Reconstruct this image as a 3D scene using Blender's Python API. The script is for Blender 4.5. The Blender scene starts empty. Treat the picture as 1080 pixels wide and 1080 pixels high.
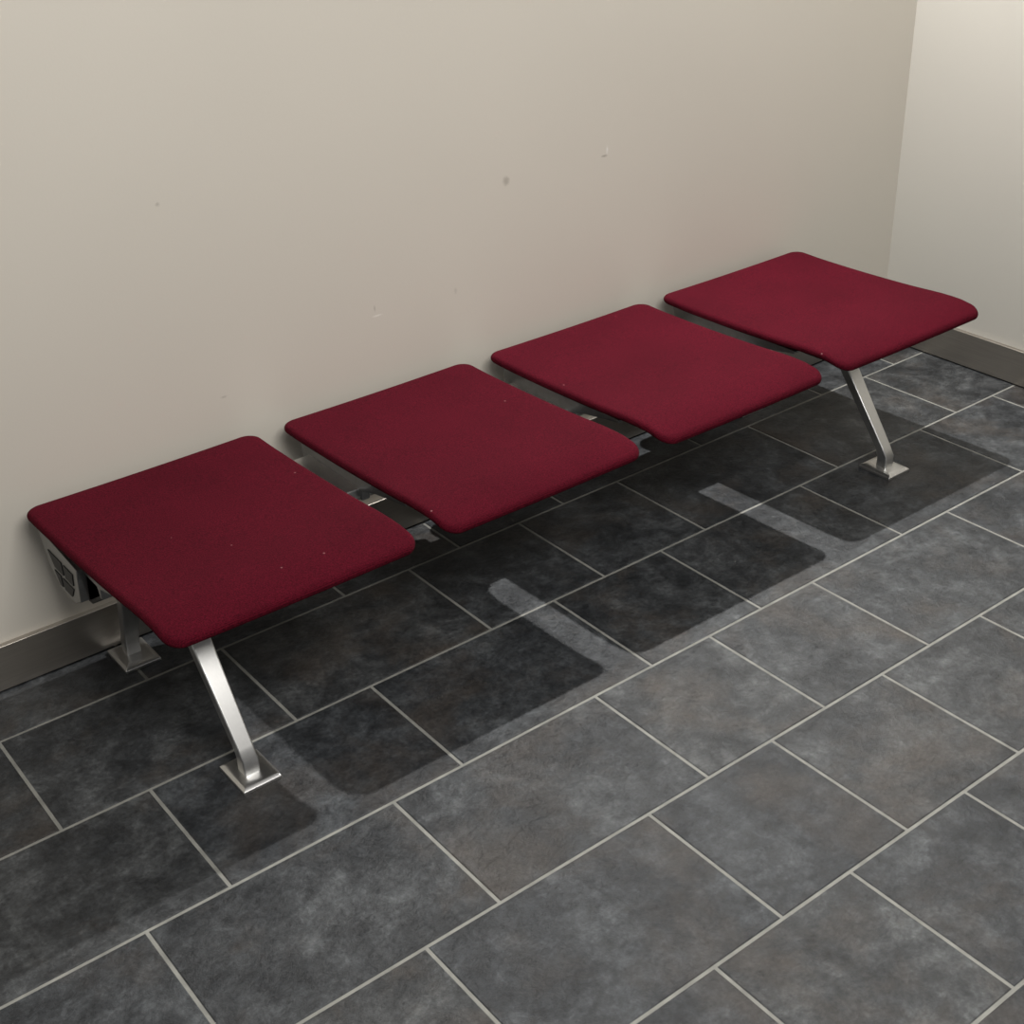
import bpy, bmesh, math, random
from mathutils import Matrix, Vector
S=0.305
sc=bpy.context.scene
sc.view_settings.view_transform='Standard'
random.seed(3)
def V(x,y,z): return Vector((x*S,y*S,z*S))
YW=1.52; XC=10.35; HB=0.33
XL=-3.0; YF=-8.0; ZT=8.6

# ---------- materials ----------
def newmat(n):
    m=bpy.data.materials.new(n); m.use_nodes=True
    nt=m.node_tree; b=nt.nodes['Principled BSDF']
    return m,nt,b
def N(nt,t,**k):
    n=nt.nodes.new(t)
    for a,v in k.items(): setattr(n,a,v)
    return n
def ramp(nt,src,stops):
    r=N(nt,'ShaderNodeValToRGB'); e=r.color_ramp.elements
    while len(e)<len(stops): e.new(0.5)
    for i,(p,c) in enumerate(stops):
        e[i].position=p; e[i].color=(*c,1) if len(c)==3 else c
    nt.links.new(src,r.inputs[0]); return r
def noise(nt,vec,scale,detail=4,rough=.55,dist=0):
    n=N(nt,'ShaderNodeTexNoise'); n.inputs['Scale'].default_value=scale
    n.inputs['Detail'].default_value=detail; n.inputs['Roughness'].default_value=rough
    n.inputs['Distortion'].default_value=dist
    nt.links.new(vec,n.inputs['Vector']); return n
def mix(nt,a,b,f,mode='MIX'):
    m=N(nt,'ShaderNodeMix',data_type='RGBA',blend_type=mode)
    for s,v in ((m.inputs[0],f),(m.inputs[6],a),(m.inputs[7],b)):
        if hasattr(v,'links'): nt.links.new(v,s)
        elif isinstance(v,(int,float)): s.default_value=v
        else: s.default_value=(*v,1)
    return m.outputs[2]
def math_(nt,op,a,b=None,clamp=False):
    m=N(nt,'ShaderNodeMath',operation=op,use_clamp=clamp)
    for i,v in enumerate((a,b)):
        if v is None: continue
        if hasattr(v,'links'): nt.links.new(v,m.inputs[i])
        else: m.inputs[i].default_value=v
    return m.outputs[0]
def bump(nt,b,h,strength,dist,prev=None):
    n=N(nt,'ShaderNodeBump'); n.inputs['Strength'].default_value=strength
    n.inputs['Distance'].default_value=dist
    nt.links.new(h,n.inputs['Height'])
    if prev: nt.links.new(prev.outputs[0],n.inputs['Normal'])
    nt.links.new(n.outputs[0],b.inputs['Normal']); return n

# slate tile
tile,nt,b=newmat('slate_tile')
geo=N(nt,'ShaderNodeNewGeometry'); tc=N(nt,'ShaderNodeTexCoord')
rnd=geo.outputs['Random Per Island']
comb=N(nt,'ShaderNodeCombineXYZ')
nt.links.new(math_(nt,'MULTIPLY',rnd,37.0),comb.inputs[0]); nt.links.new(math_(nt,'MULTIPLY',rnd,91.0),comb.inputs[1])
add=N(nt,'ShaderNodeVectorMath',operation='ADD')
nt.links.new(tc.outputs['Object'],add.inputs[0]); nt.links.new(comb.outputs[0],add.inputs[1])
vec=add.outputs[0]
n1=noise(nt,vec,7.5,9,.74,.35); n2=noise(nt,vec,26,9,.76,.2); n3=noise(nt,vec,3.4,6,.66,.3); n4=noise(nt,vec,120,5,.7)
c1=ramp(nt,n1.outputs[0],[(.36,(.020,.0225,.026)),(.50,(.043,.0465,.051)),(.64,(.086,.092,.098))])
c2=ramp(nt,n2.outputs[0],[(.34,(.50,.50,.51)),(.5,(.92,.92,.92)),(.67,(1.65,1.65,1.62))])
col=mix(nt,c1.outputs[0],c2.outputs[0],1.0,'MULTIPLY')
warm=ramp(nt,n3.outputs[0],[(.50,(0,0,0)),(.64,(1,1,1))])
warmf=math_(nt,'MULTIPLY',warm.outputs[0],math_(nt,'MULTIPLY',n2.outputs[0],1.1))
col=mix(nt,col,(.068,.056,.047),warmf)
tv=ramp(nt,rnd,[(0,(.86,.88,.91)),(.5,(1,1,1)),(1,(1.12,1.10,1.07))])
col=mix(nt,col,tv.outputs[0],1.0,'MULTIPLY')
c4=ramp(nt,n4.outputs[0],[(.3,(.66,.66,.66)),(.7,(1.34,1.34,1.34))])
col=mix(nt,col,c4.outputs[0],1.0,'MULTIPLY')
nt.links.new(col,b.inputs['Base Color'])
rr=ramp(nt,n2.outputs[0],[(.3,(.32,)*3),(.7,(.52,)*3)])
nt.links.new(rr.outputs[0],b.inputs['Roughness'])
b.inputs['Specular IOR Level'].default_value=.38
ridge=noise(nt,vec,5.0,9,.6,.3)
step=ramp(nt,ridge.outputs[0],[(.40,(0,)*3),(.425,(.35,)*3),(.50,(.4,)*3),(.525,(.75,)*3),(.60,(.8,)*3),(.625,(1,)*3)])
bp=bump(nt,b,step.outputs[0],.45,.003)
bump(nt,b,n2.outputs[0],.75,.005,bp)

grout,nt,b=newmat('grout')
tc=N(nt,'ShaderNodeTexCoord'); n=noise(nt,tc.outputs['Object'],25,4)
r=ramp(nt,n.outputs[0],[(.3,(.20,.20,.185)),(.7,(.31,.31,.285))])
nt.links.new(r.outputs[0],b.inputs['Base Color']); b.inputs['Roughness'].default_value=.9

# wall paint with scuffs
def wallmat(name,marks,colr=(.64,.605,.54)):
    m,nt,b=newmat(name); tc=N(nt,'ShaderNodeTexCoord'); o=tc.outputs['Object']
    nb=noise(nt,o,1.2,2); r=ramp(nt,nb.outputs[0],[(.3,tuple(c*.975 for c in colr)),(.7,tuple(c*1.02 for c in colr))])
    col=r.outputs[0]
    nz=noise(nt,o,55,3,.6)
    for (p,rad,mc,f) in marks:
        sub=N(nt,'ShaderNodeVectorMath',operation='SUBTRACT'); nt.links.new(o,sub.inputs[0]); sub.inputs[1].default_value=p
        sc_=N(nt,'ShaderNodeVectorMath',operation='MULTIPLY'); nt.links.new(sub.outputs[0],sc_.inputs[0]); sc_.inputs[1].default_value=(1/rad[0],1/.02,1/rad[1])
        ln=N(nt,'ShaderNodeVectorMath',operation='LENGTH'); nt.links.new(sc_.outputs[0],ln.inputs[0])
        d=math_(nt,'ADD',ln.outputs['Value'],math_(nt,'MULTIPLY',math_(nt,'SUBTRACT',nz.outputs[0],.5),1.8))
        k=math_(nt,'MULTIPLY',math_(nt,'SUBTRACT',1.15,d,True),f,True)
        col=mix(nt,col,mc,k)
    nt.links.new(col,b.inputs['Base Color']); b.inputs['Roughness'].default_value=.5
    b.inputs['Specular IOR Level'].default_value=.35
    n2=noise(nt,o,220,3,.6); bump(nt,b,n2.outputs[0],.10,.001)
    return m
def wp(x,z): return (x*S,YW*S,z*S)
wall_b=wallmat('wall_paint_back',[
 (wp(5.84,2.45),(.009,.012),(.42,.39,.34),.8),(wp(6.77,2.45),(.010,.003),(.36,.33,.29),.9),
 (wp(6.80,2.49),(.003,.010),(.80,.78,.74),1.0),(wp(4.68,1.74),(.014,.002),(.82,.80,.74),.8),
 (wp(4.66,1.80),(.002,.008),(.4,.37,.33),.7),(wp(3.21,2.85),(.005,.005),(.38,.35,.31),.8),
 (wp(3.45,1.5),(.008,.003),(.45,.42,.37),.7),(wp(5.35,1.75),(.004,.008),(.48,.45,.4),.5)])
wall_r=wallmat('wall_paint_side_dimmed',[],(.485,.47,.43))  # albedo lowered to offset the downlight's brightness on this wall

def metal(name,colr,rough,scale=(1,1,1),sc2=300,metallic=1,var=.12):
    m,nt,b=newmat(name); tc=N(nt,'ShaderNodeTexCoord'); mp=N(nt,'ShaderNodeMapping'); mp.inputs['Scale'].default_value=scale
    nt.links.new(tc.outputs['Object'],mp.inputs[0]); n=noise(nt,mp.outputs[0],sc2,4,.6)
    r=ramp(nt,n.outputs[0],[(.3,tuple(c*(1-var) for c in colr)),(.7,tuple(min(1,c*(1+var)) for c in colr))])
    nt.links.new(r.outputs[0],b.inputs['Base Color']); b.inputs['Metallic'].default_value=metallic
    b.inputs['Roughness'].default_value=rough
    return m
base_m=metal('brushed_steel_baseboard',(.40,.37,.33),.35,(.03,.03,1),300,.85,.08)
alu=metal('brushed_aluminium',(.74,.74,.73),.34,(1,1,.08),160,1,.03)
alud=metal('cast_aluminium',(.26,.26,.26),.45,(1,1,1),60,1,.08)
capm=metal('end_cap_metal',(.27,.27,.27),.42,(1,1,1),60,1,.08)
dark,nt,b=newmat('black_plastic_shade'); tc=N(nt,'ShaderNodeTexCoord'); n=noise(nt,tc.outputs['Object'],80)
r=ramp(nt,n.outputs[0],[(.3,(.012,)*3),(.7,(.02,)*3)]); nt.links.new(r.outputs[0],b.inputs['Base Color']); b.inputs['Roughness'].default_value=.6  # plastic of the seat pans, also painted shade at the beam ends

# fabric: fine woven threads
fab,nt,b=newmat('burgundy_wool_fabric'); tc=N(nt,'ShaderNodeTexCoord'); o=tc.outputs['Object']
nf=noise(nt,o,380,3,.7); nl=noise(nt,o,5,4,.6); nm=noise(nt,o,120,4,.7)
w1=N(nt,'ShaderNodeTexWave',wave_type='BANDS',bands_direction='X'); w1.inputs['Scale'].default_value=170; w1.inputs['Distortion'].default_value=.6
w2=N(nt,'ShaderNodeTexWave',wave_type='BANDS',bands_direction='Y'); w2.inputs['Scale'].default_value=170; w2.inputs['Distortion'].default_value=.6
nt.links.new(o,w1.inputs['Vector']); nt.links.new(o,w2.inputs['Vector'])
weave=math_(nt,'MULTIPLY',w1.outputs['Fac'],w2.outputs['Fac'])
hgt=math_(nt,'ADD',math_(nt,'MULTIPLY',weave,.35),nf.outputs[0])
r=ramp(nt,hgt,[(.38,(.021,.0010,.0037)),(.74,(.090,.0040,.0122))])
r2=ramp(nt,nl.outputs[0],[(.3,(.88,)*3),(.7,(1.1,)*3)])
col=mix(nt,r.outputs[0],r2.outputs[0],1.0,'MULTIPLY')
vor=N(nt,'ShaderNodeTexVoronoi'); vor.inputs['Scale'].default_value=10; vor.inputs['Randomness'].default_value=1
nt.links.new(o,vor.inputs['Vector'])
lint=math_(nt,'LESS_THAN',vor.outputs['Distance'],.022)
col=mix(nt,col,(.24,.11,.12),math_(nt,'MULTIPLY',lint,.7))
nt.links.new(col,b.inputs['Base Color']); b.inputs['Roughness'].default_value=.95
b.inputs['Specular IOR Level'].default_value=.07
b.inputs['Sheen Weight'].default_value=.02; b.inputs['Sheen Roughness'].default_value=.5; b.inputs['Sheen Tint'].default_value=(.8,.15,.2,1)
bp=bump(nt,b,hgt,.5,.0009); bump(nt,b,nm.outputs[0],.10,.001,bp)

# ---------- helpers ----------
def finish(name,bm,mats,parent=None,smooth=False,bev=0,seg=2):
    me=bpy.data.meshes.new(name); bm.normal_update(); bm.to_mesh(me); bm.free()
    ob=bpy.data.objects.new(name,me); sc.collection.objects.link(ob)
    for m in (mats if isinstance(mats,list) else [mats]): me.materials.append(m)
    if parent: ob.parent=parent
    if smooth:
        for p in me.polygons: p.use_smooth=True
    if bev:
        md=ob.modifiers.new('bevel','BEVEL'); md.width=bev; md.segments=seg; md.limit_method='ANGLE'; md.angle_limit=math.radians(30)
        for p in me.polygons: p.use_smooth=True
        md.harden_normals=True
    return ob
def addbox(bm,x0,x1,y0,y1,z0,z1,mi=0):
    vs=[bm.verts.new(V(x,y,z)) for x in(x0,x1) for y in(y0,y1) for z in(z0,z1)]
    for f in((0,1,3,2),(4,6,7,5),(0,4,5,1),(2,3,7,6),(0,2,6,4),(1,5,7,3)):
        fc=bm.faces.new([vs[i] for i in f]); fc.material_index=mi
    return vs
def box(name,x0,x1,y0,y1,z0,z1,mat,parent=None,bev=0):
    bm=bmesh.new(); addbox(bm,x0,x1,y0,y1,z0,z1); return finish(name,bm,mat,parent,bev=bev)
def extr(bm,prof,x0,x1,mi=0):
    """prof: list of (y,z); extrude along x"""
    a=[bm.verts.new(V(x0,y,z)) for y,z in prof]; c=[bm.verts.new(V(x1,y,z)) for y,z in prof]
    n=len(prof); fs=[bm.faces.new(a[::-1]),bm.faces.new(c)]
    for i in range(n): fs.append(bm.faces.new([a[i],a[(i+1)%n],c[(i+1)%n],c[i]]))
    for f in fs: f.material_index=mi
    bmesh.ops.recalc_face_normals(bm,faces=fs)

# ---------- room ----------
box('wall_back',XL,XC+.5,YW,YW+.4,-.3,ZT,wall_b)
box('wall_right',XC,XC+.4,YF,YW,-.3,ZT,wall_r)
bm=bmesh.new(); addbox(bm,XL,XC-.04,YW-.045,YW,.012,HB); finish('baseboard_back',bm,base_m,bev=.002)
bm=bmesh.new(); addbox(bm,XC-.045,XC,YF,YW-.045,.012,HB); finish('baseboard_right',bm,base_m,bev=.002)

# floor: individually laid slate tiles
rows={ # y_top : seams
 2:[.4,1.4,2.4,3.9,4.9,5.9,7.4,8.9,9.9],
 1:[.4,1.42,2.93,4.44,5.45,6.45,7.95,9.48],
 0:[.44,1.95,3.47,4.98,5.99,7.49,8.98,9.99],
 -1:[-.04,1.466,2.98,4.49,5.49,6.5,8.01,9.5],
 -2:[-.5,1.0,2.51,4.02,5.01,6.02,7.03,8.53],
 -3:[-.98,.52,2.03,3.53,4.53,5.5,7.02,8.53],
 -4:[-.5,1.0,2.5,4.0,5.0,6.0,7.5,9.0],
 -5:[-.98,.52,2.03,3.53,4.53,5.5,7.02,8.53],
 -6:[-.5,1.0,2.5,4.0,5.0,6.0,7.5,9.0],
 -7:[-.98,.52,2.03,3.53,4.53,5.5,7.02,8.53]}
bm=bmesh.new(); g=.0108
addbox(bm,XL,XC,YF,YW,-.2,-.005,1)
for yt,xs in rows.items():
    y1=min(yt,YW)-(g if yt<=1 else 0); y0=yt-1+g
    if yt==2: y1=YW-.01
    if y1-y0<.1: continue
    xx=list(xs)
    while xx[0]>XL+1.5: xx.insert(0,xx[0]-1.5)
    xx=[XL]+xx
    if XC-xx[-1]>1.6: xx.append(xx[-1]+1.0)
    xx.append(XC)
    for a,c in zip(xx,xx[1:]):
        a+=g;c-=g
        if c-a<.03: continue
        e=.006
        lo=[bm.verts.new(V(x,y,-.01)) for x,y in((a,y0),(c,y0),(c,y1),(a,y1))]
        mi=[bm.verts.new(V(x,y,-.003)) for x,y in((a,y0),(c,y0),(c,y1),(a,y1))]
        up=[bm.verts.new(V(x,y,0)) for x,y in((a+e,y0+e),(c-e,y0+e),(c-e,y1-e),(a+e,y1-e))]
        bm.faces.new(up)
        for i in range(4):
            j=(i+1)%4
            bm.faces.new([mi[i],mi[j],up[j],up[i]]); bm.faces.new([lo[i],lo[j],mi[j],mi[i]])
finish('floor',bm,[tile,grout])

# ---------- bench ----------
bench=bpy.data.objects.new('beam_bench',None); sc.collection.objects.link(bench)
ZS=1.248; T=.070
def seat(name,xl,xr,yf,yb,shear):
    cx=(xl+xr)/2; cy=(yf+yb)/2; hx=(xr-xl)/2; hy=(yb-yf)/2; R=.10
    def outline(ins):
        a=hx-ins; c=hy-ins; r=max(R-ins*.6,.02); r=min(r,a*.9,c*.9)
        pts=[]; K=10; M=18
        corners=[(a-r,c-r,0),(-a+r,c-r,90),(-a+r,-c+r,180),(a-r,-c+r,270)]
        for i,(ox,oy,st) in enumerate(corners):
            for k in range(K+1):
                t=math.radians(st+90*k/K); pts.append((ox+r*math.cos(t),oy+r*math.sin(t)))
            nx=corners[(i+1)%4]; t=math.radians(st+90)
            p0=(ox+r*math.cos(t),oy+r*math.sin(t)); p1=(nx[0]+r*math.cos(t),nx[1]+r*math.sin(t))
            for k in range(1,M):
                f=k/M; pts.append((p0[0]*(1-f)+p1[0]*f,p0[1]*(1-f)+p1[1]*f))
        return pts
    def zprof(x,y):
        v=(y+hy)/(2*hy); u=x/hx
        z=0
        z+= -.045*max(0,(0.12-v)/.12)**2
        z+= .012*math.exp(-((v-.18)/.12)**2)
        z+= .008*math.exp(-((v-.97)/.08)**2)
        z+= -.008*math.exp(-((v-.62)/.25)**2)
        z+= -.006*(1-u*u)
        return z
    bm=bmesh.new(); h=T/2
    prof=[]
    for k in range(0,7):
        t=math.radians(90*k/6); prof.append((h*1.0*(1-math.cos(t)),-h+h*math.sin(t)*.92))
    for ins,dz in ((.07,-.001),(.13,0),(.24,0),(.34,0),(.44,0),(.54,0),(.64,0),(.72,0),(.75,0)): prof.append((ins,dz))
    bot=[]
    for k in range(1,7):
        t=math.radians(90*k/6); bot.append((h*1.4*(1-math.cos(t)),-h-h*math.sin(t)))
    for ins in (.12,.3,.5,.7): bot.append((ins,-2*h))
    def mk(ins,dz):
        r=[]
        for x,y in outline(ins):
            z=ZS+dz+zprof(x,y)
            r.append(bm.verts.new(V(cx+x-shear*(y/hy)*.5,cy+y,z)))
        return r
    top=[mk(*p) for p in prof]; bt=[mk(*p) for p in bot]
    seq=bt[::-1]+top; n=len(seq[0])
    for A,B in zip(seq,seq[1:]):
        for i in range(n):
            j=(i+1)%n; bm.faces.new([A[i],A[j],B[j],B[i]])
    bm.faces.new(seq[-1]); bm.faces.new(seq[0][::-1])
    return finish(name,bm,fab,bench,smooth=True)
SEATS=[(2.02,3.61),(3.80,5.36),(5.545,7.11),(7.295,8.925)]
for i,(a,c) in enumerate(SEATS):
    seat('seat_%d'%(i+1),a,c,-.455,1.41,.08)
# beam extrusion
bm=bmesh.new()
extr(bm,[(.60,1.04),(.62,.95),(.82,.82),(1.12,.82),(1.22,.90),(1.24,1.04)],2.10,8.86)
finish('beam',bm,alu,bench,bev=.004)
# end caps: metal frame with black blocks painting the shade in its holes
for k,(x0,x1,s) in enumerate(((2.04,2.10,-1),(8.86,8.92,1))):
    bm=bmesh.new()
    P=[(.78,1.08),(.82,.84),(.93,.78),(1.14,.78),(1.28,.88),(1.38,1.12)]
    extr(bm,P,x0,x1)
    finish('end_cap_%d'%(k+1),bm,capm,bench,bev=.002)
    bm=bmesh.new(); xo=x0-.006 if s<0 else x1+.006; xi=x0+.01 if s<0 else x1-.01
    for q in ([(.86,1.02),(.88,.93),(1.0,.93),(1.0,1.02)],[(1.03,1.02),(1.03,.93),(1.17,.93),(1.24,1.02)],[(.89,.90),(.95,.82),(1.06,.82),(1.06,.90)],[(1.09,.90),(1.09,.82),(1.13,.82),(1.19,.90)]):
        extr(bm,q,min(xo,xi),max(xo,xi))
    finish('end_cap_hole_shade_%d'%(k+1),bm,dark,bench)
    bm=bmesh.new(); extr(bm,[(.59,1.07),(.61,.94),(.81,.81),(1.14,.80),(1.27,.89),(1.34,1.09)],(x1 if s<0 else x0-.26),(x1+.26 if s<0 else x0))
    finish('beam_end_shade_%d'%(k+1),bm,dark,bench,bev=.002)  # black sleeve paints the shade on the beam's front side
# seat pans + support arms
for i,(a,c) in enumerate(SEATS):
    bm=bmesh.new(); addbox(bm,a+.12,c-.12,-.22,1.25,ZS-T-.030,ZS-T+.005)
    finish('seat_pan_%d'%(i+1),bm,dark,bench,bev=.002)
    for j,x in enumerate((a+.07,c-.13)):
        bm=bmesh.new()
        extr(bm,[(.05,1.16),(.05,1.14),(.40,1.08),(.57,1.03),(.57,.96),(.60,.96),(.62,1.03),(1.22,1.03),(1.22,.93),(1.30,.93),(1.36,1.16)],x,x+.06)
        finish('seat_arm_%d_%d'%(i+1,j+1),bm,alud,bench,bev=.002)
    bm=bmesh.new(); addbox(bm,(a+c)/2-.25,(a+c)/2+.25,.84,1.22,1.03,1.155); finish('seat_clamp_%d'%(i+1),bm,alud,bench,bev=.003)

def sweep(name,path,x,widths,thick):
    bm=bmesh.new(); rings=[]
    n=len(path)
    for i,(y,z) in enumerate(path):
        p=Vector((y,z)); 
        d0=(p-Vector(path[i-1])).normalized() if i>0 else None
        d1=(Vector(path[i+1])-p).normalized() if i<n-1 else None
        if d0 is None: d=d1; m=1
        elif d1 is None: d=d0; m=1
        else:
            d=(d0+d1).normalized(); m=1/max(.6,d.dot(d1))
        nrm=Vector((-d.y,d.x)); w=widths[i]; t=thick[i]*m
        r=[]
        for sx,st in((-1,-1),(1,-1),(1,1),(-1,1)):
            q=p+nrm*(st*t/2); r.append(bm.verts.new(V(x+sx*w/2,q.x,q.y)))
        rings.append(r)
    for A,B in zip(rings,rings[1:]):
        for i in range(4):
            j=(i+1)%4; bm.faces.new([A[i],A[j],B[j],B[i]])
    bm.faces.new(rings[0][::-1]); bm.faces.new(rings[-1])
    bmesh.ops.recalc_face_normals(bm,faces=bm.faces)
    return finish(name,bm,alu,bench,bev=.0035,seg=3)
def foot(name,x,y):
    bm=bmesh.new(); hx,hy=.125,.155
    lv=[(hx,hy,0),(hx,hy,.022),(hx-.02,hy-.02,.036),(hx-.05,hy-.06,.045)]
    rg=[[bm.verts.new(V(x+sx*a,y+sy*c,z)) for sx,sy in((-1,-1),(1,-1),(1,1),(-1,1))] for a,c,z in lv]
    for A,B in zip(rg,rg[1:]):
        for i in range(4): bm.faces.new([A[i],A[(i+1)%4],B[(i+1)%4],B[i]])
    bm.faces.new(rg[0][::-1]); bm.faces.new(rg[-1])
    return finish(name,bm,alu,bench,bev=.0015)
for k,x in enumerate((2.46,8.18)):
    fy=-.27
    sweep('leg_front_%d'%(k+1),[(fy,.03),(fy,.13),(fy+.03,.19),(.20,.79),(.42,1.055),(.50,1.075),(.80,.94)],x,[.10,.10,.10,.13,.13,.13,.13],[.10,.09,.075,.08,.07,.08,.10])
    foot('foot_plate_front_%d'%(k+1),x+.01,fy+.01)
    sweep('leg_rear_%d'%(k+1),[(1.31,.03),(1.31,.12),(1.29,.18),(1.16,.60),(1.06,.84)],x-.02,[.10,.10,.10,.13,.13],[.10,.09,.075,.08,.09])
    foot('foot_plate_rear_%d'%(k+1),x-.02,1.29)

# ---------- lights ----------
def area(name,loc,size,power,colr,rot=(0,0,0),sy=None):
    l=bpy.data.lights.new(name,'AREA'); l.size=size*S; l.energy=power; l.color=colr
    if sy: l.shape='RECTANGLE'; l.size_y=sy*S
    o=bpy.data.objects.new(name,l); o.location=V(*loc); o.rotation_euler=rot; sc.collection.objects.link(o); return o
def aim(o,t):
    d=V(*t)-o.location; o.rotation_euler=d.to_track_quat('-Z','Y').to_euler()
o=area('downlight',(8.40,1.44,6.6),.09,49,(1,.975,.94)); aim(o,(4.6,-1.2,0))
o=area('wall_fill_light',(2.5,-6.5,8.2),5,66,(1,.97,.925),sy=3); aim(o,(6.2,1.5,2.6))  # added soft fill to brighten and even out the walls, no known source
w=bpy.data.worlds.new('world'); sc.world=w; w.use_nodes=True
w.node_tree.nodes['Background'].inputs[0].default_value=(1,.98,.95,1); w.node_tree.nodes['Background'].inputs[1].default_value=.20

# ---------- camera ----------
f,yaw,pit,roll=1448.1,0.9286,0.5211,-0.0376
F=Vector((math.cos(yaw)*math.cos(pit),math.sin(yaw)*math.cos(pit),-math.sin(pit)))
R=Vector((math.sin(yaw),-math.cos(yaw),0)); U=R.cross(F)
R2=R*math.cos(roll)+U*math.sin(roll); U2=-R*math.sin(roll)+U*math.cos(roll)
cd=bpy.data.cameras.new('camera'); co=bpy.data.objects.new('camera',cd); sc.collection.objects.link(co)
M=Matrix((( R2.x,U2.x,-F.x,0),(R2.y,U2.y,-F.y,-6.2121*S),(R2.z,U2.z,-F.z,5.2853*S),(0,0,0,1)))
co.matrix_world=M
cd.sensor_width=36; cd.lens=f/1080*36; cd.clip_start=.02
sc.camera=co
